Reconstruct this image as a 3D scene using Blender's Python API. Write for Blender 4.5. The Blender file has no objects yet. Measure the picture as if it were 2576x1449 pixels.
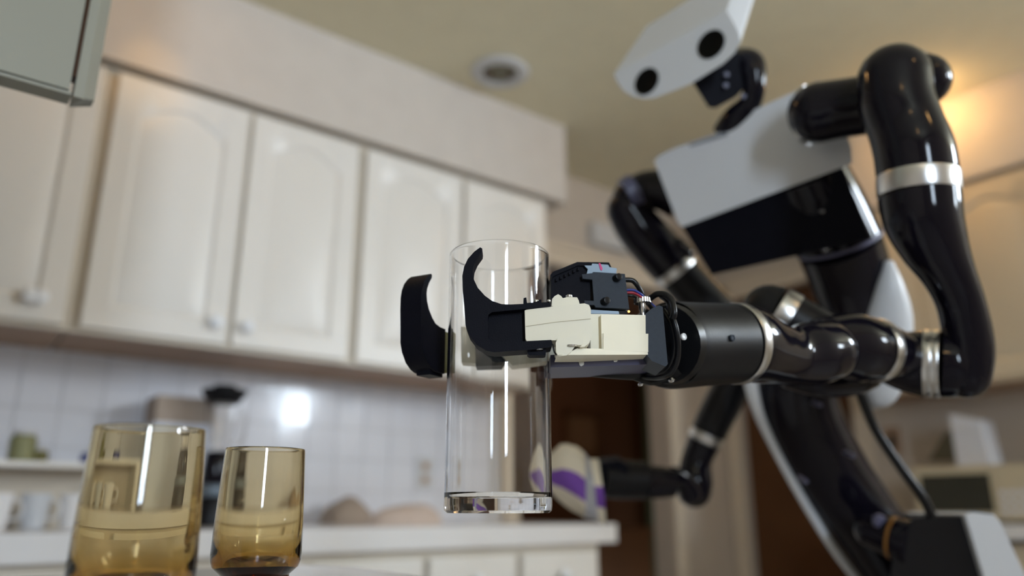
import bpy, bmesh, math, random
from mathutils import Vector, Matrix, noise
random.seed(7)
C = bpy.context.scene.collection
H = 0.96                                   # camera height above the floor

# ------------------------------------------------------------------ camera
FPX = 1905.0; CX = 1288.0; CY = 724.5
PITCH = math.radians(16.2); HEAD = math.radians(52.2)
h2 = Vector((math.cos(HEAD), math.sin(HEAD), 0))
Fw = h2*math.cos(PITCH) + Vector((0, 0, math.sin(PITCH)))
Rt = Vector((math.sin(HEAD), -math.cos(HEAD), 0))
Up = Rt.cross(Fw)
CAMPOS = Vector((0, 0, H))
cam = bpy.data.cameras.new('camera'); camo = bpy.data.objects.new('camera', cam); C.objects.link(camo)
camo.matrix_world = Matrix.Translation(CAMPOS) @ Matrix((Rt, Up, -Fw)).transposed().to_4x4()
cam.sensor_width = 36; cam.lens = FPX/2576*36; cam.clip_start = 0.01
cam.dof.use_dof = True; cam.dof.focus_distance = 0.615; cam.dof.aperture_fstop = 2.2
bpy.context.scene.camera = camo
# ------------------------------------------------------------------ light
sc = bpy.context.scene
sc.view_settings.view_transform = 'Standard'; sc.view_settings.look = 'None'
sc.view_settings.exposure = 0.21; sc.view_settings.gamma = 1
sc.view_settings.use_curve_mapping = False
w = bpy.data.worlds.new('world'); sc.world = w; w.use_nodes = True
w.node_tree.nodes['Background'].inputs[0].default_value = (.75, .88, 1, 1)
w.node_tree.nodes['Background'].inputs[1].default_value = 1.6
def area(name, loc, aim, sx, sy, power, col):
    l = bpy.data.lights.new(name, 'AREA'); l.shape = 'RECTANGLE'; l.size = sx; l.size_y = sy
    l.energy = power; l.color = col
    o = bpy.data.objects.new(name, l); C.objects.link(o); o.location = loc
    o.rotation_euler = (Vector(aim)-Vector(loc)).to_track_quat('-Z', 'Z').to_euler()
    return o
WXY = -2.2                                  # the window wall behind the camera
area('daylight_small_window', (2.9, WXY-.06, H+1.0), (2.9, 3, H+1.0), .5, .5, 40, (.76, .88, 1))
area('daylight_end_window', (3.44, -1.3, H+1.26), (-3, -.6, H-.6), 1.7, .48, 170, (.80, .90, 1))
area('daylight_left_window', (-.65, WXY-.06, H+.72), (-.3, 3, H+.72), .36, 1.05, 52, (.70, .84, 1))
def lamp(name, loc, power, col=(1, .60, .22), r=.03, spot=None, aim=None):
    l = bpy.data.lights.new(name, 'SPOT' if spot else 'POINT'); l.energy = power; l.color = col
    l.shadow_soft_size = r
    o = bpy.data.objects.new(name, l); C.objects.link(o); o.location = loc
    if spot:
        l.spot_size = spot; l.spot_blend = 1
        o.rotation_euler = (Vector(aim)-Vector(loc)).to_track_quat('-Z', 'Z').to_euler()
    return o

# ------------------------------------------------------------------ helpers
def ray(x, y): return Fw + Rt*((x-CX)/FPX) - Up*((y-CY)/FPX)
def P(x, y, d): return CAMPOS + ray(x, y)*d            # pixel + depth along the lens axis
def Q(x, y, dh):                                       # pixel + level distance
    r = ray(x, y); return CAMPOS + r*(dh/r.dot(h2))
def onY(x, y, Y): r = ray(x, y); return CAMPOS + r*(Y/r.y)
def onX(x, y, X): r = ray(x, y); return CAMPOS + r*(X/r.x)
def lin(c): return tuple((v/12.92 if v <= .04045 else ((v+.055)/1.055)**2.4) for v in c)
def rgb(r, g, b): return lin((r/255, g/255, b/255)) + (1,)

def mat(name, col, rough=.5, metal=0, coat=0, var=.06, scale=12, bump=0, bscale=200, spec=.5, trans=0, ior=1.45):
    m = bpy.data.materials.new(name); m.use_nodes = True
    nt = m.node_tree; b = nt.nodes['Principled BSDF']
    b.inputs['Roughness'].default_value = rough; b.inputs['Metallic'].default_value = metal
    b.inputs['Coat Weight'].default_value = coat; b.inputs['Coat Roughness'].default_value = .03
    b.inputs['Specular IOR Level'].default_value = spec
    b.inputs['Transmission Weight'].default_value = trans; b.inputs['IOR'].default_value = ior
    tc = nt.nodes.new('ShaderNodeTexCoord')
    if var:
        n = nt.nodes.new('ShaderNodeTexNoise'); n.inputs['Scale'].default_value = scale; n.inputs['Detail'].default_value = 4
        mx = nt.nodes.new('ShaderNodeMix'); mx.data_type = 'RGBA'
        mx.inputs[6].default_value = tuple(c*(1-var) for c in col[:3])+(1,)
        mx.inputs[7].default_value = tuple(min(1, c*(1+var)) for c in col[:3])+(1,)
        nt.links.new(tc.outputs['Object'], n.inputs['Vector']); nt.links.new(n.outputs[0], mx.inputs[0])
        nt.links.new(mx.outputs[2], b.inputs['Base Color'])
    else:
        b.inputs['Base Color'].default_value = col
    if bump:
        n2 = nt.nodes.new('ShaderNodeTexNoise'); n2.inputs['Scale'].default_value = bscale
        bp = nt.nodes.new('ShaderNodeBump'); bp.inputs['Strength'].default_value = bump; bp.inputs['Distance'].default_value = .001
        nt.links.new(tc.outputs['Object'], n2.inputs['Vector']); nt.links.new(n2.outputs[0], bp.inputs['Height'])
        nt.links.new(bp.outputs[0], b.inputs['Normal'])
    return m
M = dict(
    ceiling=mat('ceiling_paint', rgb(232, 224, 196), .9, bump=.3, bscale=60),
    wall=mat('wall_paint', rgb(200, 188, 174), .85, bump=.2, bscale=80),
    soffit=mat('soffit_paint', rgb(210, 202, 194), .8, bump=.2, bscale=80),
    cab=mat('cabinet_lacquer', rgb(236, 232, 226), .33, var=.02),
    frame=mat('face_frame_lacquer', rgb(214, 204, 188), .4, var=.02),
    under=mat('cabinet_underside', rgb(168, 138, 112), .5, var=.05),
    creamcab=mat('cream_cabinet', rgb(214, 198, 172), .5, var=.02),
    tile=mat('glazed_tile', rgb(226, 226, 232), .12, var=.02, bump=.1, bscale=25),
    grout=mat('grout', rgb(205, 203, 203), .8),
    top=mat('worktop_tile', rgb(236, 234, 234), .2, var=.02),
    knob=mat('pale_ceramic_knob', rgb(244, 246, 250), .2, var=.02),
    floor=mat('floor_tile', rgb(150, 142, 134), .4, var=.2, scale=4),
    trim=mat('door_casing', rgb(220, 206, 186), .5, var=.03),
    dark=mat('dark_wood', rgb(92, 56, 26), .5, var=.2, scale=5),
    hall=mat('hall_wall', rgb(96, 58, 28), .8, var=.1, scale=3),
    black=mat('black_gloss', (.0055, .0045, .0085, 1), .09, coat=0, spec=.29, var=.1),
    satin=mat('black_satin', (.005, .005, .0065, 1), .38, spec=.3, var=.15, scale=60, bump=.1, bscale=900),
    matte=mat('black_printed', (.004, .0042, .008, 1), .5, spec=.09, var=.2, scale=90, bump=.25, bscale=1500),
    rubber=mat('black_rubber', (.005, .005, .006, 1), .3, spec=.35, var=.1),
    grey=mat('anodised_grey', (.026, .034, .048, 1), .5, spec=.3, var=.15, scale=300, bump=.3, bscale=2500),
    steel=mat('steel', (.62, .62, .62, 1), .18, metal=1, var=.05),
    ringm=mat('brushed_ring', (.6, .6, .6, 1), .28, metal=1, var=.1, scale=80),
    alu=mat('bare_aluminium', (.16, .20, .24, 1), .45, metal=.5, var=.1, scale=100),
    shell=mat('white_shell', rgb(206, 209, 214), .35, var=.02),
    resin=mat('ivory_resin', rgb(224, 218, 198), .42, var=.03, scale=40),
    lens=mat('lens_black', (.002, .002, .002, 1), .5, var=0, spec=.1),
    pink=mat('pink_mark', rgb(205, 70, 130), .6, var=.05),
    blue=mat('blue_wire', rgb(30, 50, 130), .4, var=.05),
    red=mat('red_wire', rgb(150, 30, 50), .4, var=.05),
    plate=mat('slate_plate', (.09, .09, .15, 1), .4, var=.08),
    olive=mat('olive_pad', rgb(110, 105, 60), .7, var=.1),
    clothw=mat('white_cloth', rgb(225, 215, 195), .9, var=.06, scale=60, bump=.4, bscale=600),
    clothp=mat('purple_cloth', rgb(122, 78, 170), .9, var=.06, scale=60, bump=.4, bscale=600),
    bag=mat('beige_bag', rgb(200, 182, 170), .8, var=.12, scale=15),
    card=mat('cardboard', rgb(170, 154, 140), .9, var=.08),
    cream=mat('cream_plastic', rgb(196, 184, 158), .45, var=.03),
    mwglass=mat('smoked_glass', rgb(46, 44, 30), .25, var=.1),
    paper=mat('white_paper', rgb(215, 218, 228), .7, var=.03),
    green=mat('green_curtain', rgb(70, 78, 52), .9, var=.1),
    picture=mat('old_picture', rgb(120, 84, 50), .7, var=.4, scale=25),
    yellow=mat('yellow_green_ceramic', rgb(140, 140, 100), .5, var=.2, scale=30),
    bandgrey=mat('grey_band', rgb(172, 172, 178), .4, var=.04),
    bright=mat('bright_screw_head', rgb(225, 226, 228), .3, var=.03),
    vent=mat('vent_white', rgb(205, 205, 205), .5, var=.03),
    dimhole=mat('dim_recess', rgb(120, 116, 100), .8, var=.05),
)
def glassmat(name, col, dens, ior=1.47, smear=0.0):
    m = bpy.data.materials.new(name); m.use_nodes = True; nt = m.node_tree
    b = nt.nodes['Principled BSDF']; b.inputs['Base Color'].default_value = (1, 1, 1, 1)
    b.inputs['Roughness'].default_value = 0.0; b.inputs['Transmission Weight'].default_value = 1; b.inputs['IOR'].default_value = ior
    if smear:
        tc = nt.nodes.new('ShaderNodeTexCoord'); mp = nt.nodes.new('ShaderNodeMapping'); mp.inputs['Scale'].default_value = (60, 60, 3)
        n = nt.nodes.new('ShaderNodeTexNoise'); n.inputs['Scale'].default_value = 1.0
        bp = nt.nodes.new('ShaderNodeBump'); bp.inputs['Strength'].default_value = smear; bp.inputs['Distance'].default_value = .001
        nt.links.new(tc.outputs['Object'], mp.inputs[0]); nt.links.new(mp.outputs[0], n.inputs['Vector'])
        nt.links.new(n.outputs[0], bp.inputs['Height']); nt.links.new(bp.outputs[0], b.inputs['Normal'])
    if dens:
        v = nt.nodes.new('ShaderNodeVolumeAbsorption'); v.inputs['Color'].default_value = col; v.inputs['Density'].default_value = dens
        nt.links.new(v.outputs[0], nt.nodes['Material Output'].inputs['Volume'])
    return m
M['glass'] = glassmat('clear_glass', (.85, .95, .92, 1), 0, 1.47, 0)
M['amber'] = glassmat('amber_glass', (.80, .64, .18, 1), 230, 1.47, .03)
M['jar'] = glassmat('jar_glass', (1, 1, 1, 1), 0)

def obj(name, bm, m, parent=None, bevel=0, sharp=.6):
    if bevel:
        es = [e for e in bm.edges if len(e.link_faces) == 2 and e.calc_face_angle(0) > .5]
        bmesh.ops.bevel(bm, geom=es, offset=bevel, segments=2, affect='EDGES', clamp_overlap=True)
    bmesh.ops.recalc_face_normals(bm, faces=bm.faces)
    for e in bm.edges:
        e.smooth = len(e.link_faces) == 2 and e.calc_face_angle(0) < sharp
    for f in bm.faces: f.smooth = True
    lo = [min(v.co[i] for v in bm.verts) for i in range(3)]; hi = [max(v.co[i] for v in bm.verts) for i in range(3)]
    c = Vector(((lo[0]+hi[0])/2, (lo[1]+hi[1])/2, lo[2]))
    for v in bm.verts: v.co -= c
    me = bpy.data.meshes.new(name); bm.to_mesh(me); bm.free()
    ms = m if isinstance(m, (list, tuple)) else [m]
    for x in ms: me.materials.append(x)
    o = bpy.data.objects.new(name, me); C.objects.link(o)
    o['wp'] = list(c)
    if parent:
        o.parent = parent; o.location = c - Vector(parent['wp'])
    else: o.location = c
    return o
def thing(name, label, cat, loc, group=None):
    o = bpy.data.objects.new(name, None); C.objects.link(o); o.location = loc; o['wp'] = list(loc)
    o.empty_display_size = .05
    return tag(o, label, cat, group)
def tag(o, label, cat, group=None):
    o['label'] = label; o['category'] = cat
    if group: o['group'] = group
    return o
def struct(name, bm, m, parent=None, bevel=0):
    o = obj(name, bm, m, parent, bevel)
    if not parent: o['kind'] = 'structure'
    return o
def box(lo, hi, bm=None):
    bm = bm or bmesh.new()
    vs = [bm.verts.new((x, y, z)) for x in (lo[0], hi[0]) for y in (lo[1], hi[1]) for z in (lo[2], hi[2])]
    for f in ((0, 1, 3, 2), (4, 6, 7, 5), (0, 4, 5, 1), (2, 3, 7, 6), (0, 2, 6, 4), (1, 5, 7, 3)):
        bm.faces.new([vs[i] for i in f])
    return bm
def boxes(*bs):
    bm = bmesh.new()
    for lo, hi in bs: box(lo, hi, bm)
    return bm
def prism(pts, vec, bm=None):
    bm = bm or bmesh.new(); vec = Vector(vec)
    a = [bm.verts.new(p) for p in pts]; b = [bm.verts.new(Vector(p)+vec) for p in pts]
    n = len(pts); bm.faces.new(a); bm.faces.new(b[::-1])
    for i in range(n): bm.faces.new((a[i], a[(i+1) % n], b[(i+1) % n], b[i]))
    return bm
def obox(c, ax, ay, az, sx, sy, sz, bm=None):
    bm = bm or bmesh.new(); vs = []
    for i in (-.5, .5):
        for j in (-.5, .5):
            for k in (-.5, .5): vs.append(bm.verts.new(c + ax*(sx*i) + ay*(sy*j) + az*(sz*k)))
    for f in ((0, 1, 3, 2), (4, 6, 7, 5), (0, 4, 5, 1), (2, 3, 7, 6), (0, 2, 6, 4), (1, 5, 7, 3)):
        bm.faces.new([vs[i] for i in f])
    return bm
def rings_to_bm(rings, bm=None, cap0=True, cap1=True, closed=False):
    bm = bm or bmesh.new(); R = [[bm.verts.new(p) for p in r] for r in rings]; n = len(R[0])
    m = len(R)
    for k in range(m if closed else m-1):
        A, B = R[k], R[(k+1) % m]
        for i in range(n): bm.faces.new((A[i], A[(i+1) % n], B[(i+1) % n], B[i]))
    if not closed:
        if cap0: bm.faces.new(R[0][::-1])
        if cap1: bm.faces.new(R[-1])
    return bm
def catmull(p, per):
    out = []; n = len(p)
    for i in range(n-1):
        a, b, c, d = p[max(i-1, 0)], p[i], p[i+1], p[min(i+2, n-1)]
        for k in range(per):
            t = k/per
            out.append(tuple(.5*((2*b[j]) + (-a[j]+c[j])*t + (2*a[j]-5*b[j]+4*c[j]-d[j])*t*t + (-a[j]+3*b[j]-3*c[j]+d[j])*t**3) for j in range(len(b))))
    out.append(tuple(p[-1])); return out
def tube(nodes, seg=32, per=6, r0=False, r1=False, bm=None, flat=1.0, fdir=None):
    """nodes: (Vector, radius); r0/r1 rounded ends"""
    nd = catmull([(p[0], p[1], p[2], r) for p, r in nodes], per)
    pts = [Vector(q[:3]) for q in nd]; rs = [max(q[3], 1e-4) for q in nd]
    tan = [(pts[min(i+1, len(pts)-1)]-pts[max(i-1, 0)]).normalized() for i in range(len(pts))]
    ref = fdir or (Vector((0, 0, 1)) if abs(tan[0].z) < .9 else Vector((1, 0, 0)))
    u = (ref - tan[0]*ref.dot(tan[0])).normalized(); rings = []
    def ring(p, t, r):
        nonlocal u
        u = (u - t*u.dot(t)).normalized(); v = t.cross(u)
        return [p + u*(r*flat*math.cos(a)) + v*(r*math.sin(a)) for a in (2*math.pi*i/seg for i in range(seg))]
    def cap(p, t, r, sgn):
        return [(p + t*(sgn*r*math.sin(a)), t, r*math.cos(a)) for a in (math.radians(k) for k in (15, 32, 50, 66, 80, 88))]
    seq = []
    if r0: seq += cap(pts[0], tan[0], rs[0], -1)[::-1]
    seq += list(zip(pts, tan, rs))
    if r1: seq += cap(pts[-1], tan[-1], rs[-1], 1)
    for s in seq: rings.append(ring(*s))
    return rings_to_bm(rings, bm)
def T(lst, **k):                                       # tube from (px, py, depth, half width in px)
    return tube([(P(x, y, d), hw*d/FPX) for x, y, d, hw in lst], **k)
def lathe(prof, c, seg=48, bm=None, axis=None, closed=False):
    ax = (axis or Vector((0, 0, 1))).normalized()
    ref = Vector((1, 0, 0)) if abs(ax.x) < .9 else Vector((0, 1, 0))
    u = (ref-ax*ref.dot(ax)).normalized(); v = ax.cross(u)
    rings = [[c + ax*z + (u*math.cos(a)+v*math.sin(a))*max(r, 1e-5) for a in (2*math.pi*i/seg for i in range(seg))] for r, z in prof]
    return rings_to_bm(rings, bm, closed=closed)
def disc(c, ax, r, t, seg=24, bm=None, ch=.15):
    return lathe([(r*(1-ch), 0), (r, t*.2), (r, t*.8), (r*(1-ch), t)], c, seg, bm, ax)
def band(a, b, r, n=1):                                # thin metal ring between two points
    a = Vector(a); b = Vector(b); d = b-a; L = d.length
    return lathe([(r*.985, 0), (r, L*.12), (r, L*.88), (r*.985, L)], a, 48, None, d)

# ------------------------------------------------------------------ the room
X0, X1, Y0, Y1 = -2.4, 3.38, WXY, 2.53
ZC = H+1.565
YF = 2.2                                   # face of the wall cabinets
struct('floor', boxes(((X0-.1, Y0-.1, -.1), (X1+.1, Y1+2.4, 0))), M['floor'])
struct('ceiling', boxes(((X0-.1, Y0-.1, ZC), (X1+.1, Y1+2.4, ZC+.1))), M['ceiling'])
DX0, DX1, DZ = 1.99, 2.94, 2.045              # doorway in the back wall
wb = struct('wall_back', boxes(((X0-.1, Y1, 0), (DX0, Y1+.12, ZC)), ((DX1, Y1, 0), (X1+.1, Y1+.12, ZC)), ((DX0, Y1, DZ), (DX1, Y1+.12, ZC))), M['wall'])
EY0, EY1 = 1.80, 2.42                       # door in the end wall
struct('wall_right', boxes(((X1, Y0-.1, 0), (X1+.12, -2.15, ZC)), ((X1, -.45, 0), (X1+.12, EY0, ZC)), ((X1, -2.15, 0), (X1+.12, -.45, H+1.0)), ((X1, -2.15, H+1.52), (X1+.12, -.45, ZC)), ((X1, EY1, 0), (X1+.12, Y1, ZC)), ((X1, EY0, DZ), (X1+.12, EY1, ZC))), M['wall'])
struct('wall_left', boxes(((X0-.1, Y0-.1, 0), (X0, Y1, ZC))), M['wall'])
# window wall with two openings
bs = []
xs = [X0-.1, -.87, -.43, 2.64, 3.16, X1+.1]
WZ = {1: (H+.2, H+1.24), 3: (H+.74, H+1.26)}
for i in range(5):
    if i % 2 == 0: bs.append(((xs[i], Y0-.12, 0), (xs[i+1], Y0, ZC)))
    else: bs += [((xs[i], Y0-.12, 0), (xs[i+1], Y0, WZ[i][0])), ((xs[i], Y0-.12, WZ[i][1]), (xs[i+1], Y0, ZC))]
struct('wall_front', boxes(*bs), M['wall'])
for n, (a, b) in enumerate(((-.87, -.43), (2.64, 3.16))):
    m = (a+b)/2; wz0, wz1 = WZ[1+2*n]
    fr = boxes(((a, Y0-.05, wz0), (a+.04, Y0+.01, wz1)), ((b-.04, Y0-.05, wz0), (b, Y0+.01, wz1)), ((a, Y0-.05, wz0), (b, Y0+.01, wz0+.04)),
               ((a, Y0-.05, wz1-.04), (b, Y0+.01, wz1)), ((a, Y0-.04, (wz0+wz1)/2-.015), (b, Y0, (wz0+wz1)/2+.015)))
    struct('window_%d' % (n+1), fr, M['trim'])
wy0, wy1, wz0, wz1 = -2.15, -.45, H+1.0, H+1.52
m = (wy0+wy1)/2
struct('window_3', boxes(((X1-.01, wy0, wz0), (X1+.05, wy0+.04, wz1)), ((X1-.01, wy1-.04, wz0), (X1+.05, wy1, wz1)), ((X1-.01, wy0, wz0), (X1+.05, wy1, wz0+.04)),
       ((X1-.01, wy0, wz1-.04), (X1+.05, wy1, wz1)), ((X1, m-.02, wz0), (X1+.04, m+.02, wz1))), M['trim'])
# hall behind the doorway
struct('wall_hall', boxes(((1.2, Y1+1.7, 0), (X1+1.3, Y1+1.8, ZC)), ((1.1, Y1+.12, 0), (1.2, Y1+1.8, ZC)), ((X1+1.2, Y1+.12, 0), (X1+1.3, Y1+1.8, ZC)),
       ((X1+.12, Y1+.02, 0), (X1+1.3, Y1+.12, ZC)), ((1.1, Y1+.12, 2.3), (X1+1.3, Y1+1.8, 2.34))), M['hall'])
# soffit over the wall cabinets
SY = 2.165; SX = 1.965; SZ = H+1.215
struct('trim_1', boxes(((X0, SY, SZ), (SX, Y1, ZC))), M['soffit'], bevel=.003)
EX = 3.05
struct('trim_2', boxes(((EX-.03, -.43, SZ), (X1, 1.66, ZC))), M['soffit'], bevel=.003)
# door casings
def casing_back(a, b, z, w=.075, t=.018):
    return boxes(((a-w, Y1-t, 0), (a, Y1, z+w)), ((b, Y1-t, 0), (b+w, Y1, z+w)), ((a-w, Y1-t, z), (b+w, Y1, z+w)),
                 ((a-w, Y1-t-.012, z+w), (b+w, Y1, z+w+.03)))
struct('trim_3', casing_back(DX0, DX1, DZ), M['trim'], bevel=.002)
wd = .075
struct('trim_4', boxes(((X1-.018, EY0-wd, 0), (X1, EY0, DZ+wd)), ((X1-.018, EY1, 0), (X1, EY1+wd, DZ+wd)), ((X1-.018, EY0-wd, DZ), (X1, EY1+wd, DZ+wd)),
                       ((X1-.03, EY0-wd, DZ+wd), (X1, EY1+wd, DZ+wd+.03))), M['trim'], bevel=.002)
dd = struct('door_1', boxes(((X1+.05, EY0, 0.005), (X1+.09, EY1, DZ))), M['dark'])
for z0, z1 in ((.2, .95), (1.1, 1.85)):
    obj('door_panel', boxes(((X1+.042, EY0+.11, z0), (X1+.05, EY1-.11, z1))), M['dark'], dd, bevel=.003)

# backsplash tiles
TS = .1075
tm = None
k = 0
for r in range(5):
    for c in range(30):
        x = -1.3+TS*c; z = H-.05+.001+TS*r
        if x+TS > 1.9 or z+TS > H+.52: continue
        if tm is None:
            bm = box((0, 0, 0), (TS-.003, .006, TS-.003))
            tm = obj('tile', bm, M['tile'], wb, bevel=.0015); t = tm
        else:
            t = tm.copy(); C.objects.link(t); t.parent = wb
        t.location = Vector((x+TS/2, Y1-.0035, z)) - Vector(wb['wp'])
        t.rotation_euler = (random.uniform(-.012, .012), 0, random.uniform(-.012, .012))
        k += 1
struct('trim_5', boxes(((-1.3, Y1-.002, H-.05), (1.9, Y1, H+.5))), M['grout'])

# ------------------------------------------------------------------ cabinets
def arched(wd_, ht, inset, rise, n=12):
    """outline points (x,z) of an arched panel, with matching points on the outer rectangle"""
    a, b = inset, wd_-inset; zb = inset; zs = ht-inset-rise
    inn, out = [], []
    for i in range(6): t = i/6; inn.append((a+(b-a)*t, zb)); out.append((wd_*t, 0))
    for i in range(6): t = i/6; inn.append((b, zb+(zs-zb)*t)); out.append((wd_, ht*t))
    for i in range(n+1):
        t = i/n; s = math.sin(math.pi*t)**1.3
        inn.append((b+(a-b)*t, zs+rise*s)); out.append((wd_*(1-t), ht))
    for i in range(1, 6): t = i/6; inn.append((a, zs+(zb-zs)*t)); out.append((0, ht*(1-t)))
    return inn, out
def door_bm(wd_, ht, rise, ins=.06, th=.019):
    i1, out = arched(wd_, ht, ins, rise)
    i2, _ = arched(wd_, ht, ins+.010, rise); i3, _ = arched(wd_, ht, ins+.038, rise)
    lay = [(out, 0), (out, -th), (i1, -th), (i2, -th+.008), (i3, -th+.001)]
    return rings_to_bm([[Vector((x, y, z)) for x, z in pts] for pts, y in lay])
def place(bm, M4): bmesh.ops.transform(bm, matrix=M4, verts=bm.verts); return bm
def knob_bm(r=.020):
    return lathe([(.006, 0), (.006, .008), (r*.7, .012), (r, .018), (r, .022), (r*.75, .028), (r*.3, .031), (.0001, .0312)], Vector((0, 0, 0)), 20, None, Vector((0, -1, 0)))
def wall_cab(name, label, xf, a, b, z0, z1, depth, doors, knobs, mats, group, under=True, rise=.05):
    """xf: matrix from a local frame (x right, -y out) to world; doors: list of (x0,x1)"""
    c = xf @ Vector(((a+b)/2, depth/2, z0))
    t = thing(name, label, 'cabinet', c, group)
    obj('carcass', place(box((a, 0.002, z0+.012), (b, depth, z1)), xf), mats[1], t)
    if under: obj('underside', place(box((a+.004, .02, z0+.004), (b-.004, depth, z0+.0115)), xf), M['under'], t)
    obj('bottom_rail', place(box((a, 0, z0), (b, .018, z0+.03)), xf), mats[1], t)
    for (d0, d1), kn in zip(doors, knobs):
        d = obj('door', place(door_bm(d1-d0, z1-z0-.03, rise), xf @ Matrix.Translation((d0, -.001, z0+.012))), mats[0], t, bevel=0)
        if kn is not None:
            for kx in kn:
                obj('knob', place(knob_bm(), xf @ Matrix.Translation((d0+(d1-d0)*kx, -.02, z0+.07))), M['knob'], d)
    return t
I4 = Matrix.Translation((0, YF, 0))
zc0, zc1 = H+.437, H+1.207
G = 'white arched-panel wall cabinets over the worktop'
mm = (M['cab'], M['frame'])
wall_cab('wall_cabinet', 'white wall cabinet at the far left, partly behind the near grey hanging cabinet', I4, -.55, .262, zc0, zc1, .329,
         [(-.53, -.14), (-.125, .245)], [[.9], [.78, .84]], mm, G)
wall_cab('wall_cabinet', 'double white wall cabinet with two close round knobs, left of the black finger', I4, .264, 1.045, zc0, zc1, .329,
         [(.285, .655), (.672, 1.03)], [[.9], [.1]], mm, G)
wall_cab('wall_cabinet', 'white wall cabinet at the right end of the row, behind the clear vase', I4, 1.047, 1.88, zc0, zc1, .329,
         [(1.065, 1.455), (1.475, 1.862)], [[.9], [.1]], mm, G)
# end wall cabinets: local x -> -Y, local -y -> -X
def xe(X): return Matrix.Translation((X, 0, 0)) @ Matrix.Rotation(-math.pi/2, 4, 'Z')
G2 = 'cream cabinets on the end wall'
wall_cab('wall_cabinet', 'cream wall cabinet on the end wall, seen between the robot torso and upright arm', xe(EX), -1.62, -1.20, zc0+.0, zc1, .329, [(-1.60, -1.22)], [[.1]],
         (M['creamcab'], M['creamcab']), G2)
wall_cab('wall_cabinet', 'cream arched wall cabinet at the right edge of the picture above the microwave', xe(EX), -1.198, -.38, zc0, zc1, .329, [(-1.185, -.81), (-.785, -.40)], [[.1], [.9]],
         (M['creamcab'], M['creamcab']), G2)
wall_cab('wall_cabinet', 'cream wall cabinet on the end wall beyond the right edge of view', xe(EX), -.378, .4, zc0, zc1, .329, [(-.36, .01), (.03, .38)], [[.1], [.9]],
         (M['creamcab'], M['creamcab']), G2)

# base cabinets + worktop on the back wall
WT = H-.05; WTF = 1.895; WE = 1.885
def base_cab(xf, label, a, b, front, depth, drawers, mats, group):
    c = xf @ Vector(((a+b)/2, depth/2, 0))
    t = thing('base_cabinet', label, 'cabinet', c, group)
    obj('carcass', place(box((a, .002, .09), (b, depth, WT-.062)), xf), mats[1], t)
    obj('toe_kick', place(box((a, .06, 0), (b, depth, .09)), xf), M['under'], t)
    for d0, d1 in drawers:
        d = obj('drawer_front', place(box((d0, -.018, WT-.085-.15), (d1, .001, WT-.085)), xf), mats[0], t, bevel=.004)
        obj('knob', place(knob_bm(), xf @ Matrix.Translation(((d0+d1)/2, -.018, WT-.15))), M['knob'], d)
        e = obj('door', place(door_bm(d1-d0, .52, .0), xf @ Matrix.Translation((d0, 0, .12))), mats[0], t)
        obj('knob', place(knob_bm(), xf @ Matrix.Translation((d1-.035, -.018, .58))), M['knob'], e)
    return t
IB = Matrix.Translation((0, WTF+.03, 0)); GB = 'white base cabinets under the back worktop'
base_cab(IB, 'white base cabinet under the worktop at its right end, behind the held vase', .83, 1.855, 0, .6, [(.85, 1.17), (1.19, 1.5), (1.52, 1.835)], mm, GB)
base_cab(IB, 'white base cabinet under the worktop behind the smoky glasses', -1.3, .828, 0, .6, [(-1.2, -.72), (-.7, -.2), (-.18, .3), (.34, .82)], mm, GB)
wt = tag(obj('worktop', boxes(((-1.3, WTF, WT-.06), (WE+.03, Y1-.004, WT))), M['top'], None, bevel=.008), 'long pale worktop along the tiled back wall', 'worktop')
# end wall worktop + base
EF = 2.78
tag(obj('worktop', boxes(((EF-.03, -1.2, WT-.045), (X1-.002, 1.55, WT))), M['top'], None, bevel=.005), 'pale worktop on the end wall under the microwave', 'worktop')
base_cab(xe(EF), 'cream base cabinet on the end wall beneath the microwave', -1.53, 1.1, 0, .58, [(-1.5, -1.06), (-1.04, -.6), (-.58, -.1), (-.08, .4), (.42, .9)], (M['creamcab'], M['creamcab']), G2)

# peninsula
PW = H-.070
pc = thing('peninsula', 'near peninsula counter carrying the two smoky brown glasses', 'counter', (-.5, .7, 0))
def rrect(x0, y0, x1, y1, r, z):
    pts = [(x0, y0), (x1-r*.0, y0)]
    out = [Vector((x0, y0, z))]
    for cx_, cy_, a0 in ((x1-r, y0+r, -90), (x1-r, y1-r, 0)):
        for i in range(7):
            a = math.radians(a0+15*i); out.append(Vector((cx_+r*math.cos(a), cy_+r*math.sin(a), z)))
    out.append(Vector((x0, y1, z))); return out
obj('countertop', prism(rrect(X0+.001, .3, .455, 1.0, .10, PW-.04), (0, 0, .04)), M['top'], pc, bevel=.006)
obj('cabinet_body', boxes(((X0+.001, .36, .001), (.39, .94, PW-.041))), M['cab'], pc)
# hanging cabinet, near top left, shade painted into its grey
nY = .885
nz0 = H+.437
def nx(px, py): return onY(px, py, nY).x
xr = nx(208, 258); xg = nx(178, 250)
hc = thing('hanging_cabinet', 'grey-looking cabinet hanging close to the camera at the upper left corner', 'cabinet', (xr-.4, nY, nz0))
M['near'] = mat('near_cabinet_shaded', rgb(134, 133, 122), .45, var=.02)  # base colour darkened to carry the shade on this cabinet
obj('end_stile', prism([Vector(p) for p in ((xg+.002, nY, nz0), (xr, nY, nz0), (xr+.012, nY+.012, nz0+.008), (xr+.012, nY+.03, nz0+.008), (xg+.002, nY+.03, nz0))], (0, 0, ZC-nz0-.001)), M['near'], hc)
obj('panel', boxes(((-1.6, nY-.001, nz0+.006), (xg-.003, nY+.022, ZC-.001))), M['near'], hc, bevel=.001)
obj('bottom_edge', boxes(((-1.6, nY+.002, nz0+.0015), (xg, nY+.028, nz0+.0055))), M['near'], hc)
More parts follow.
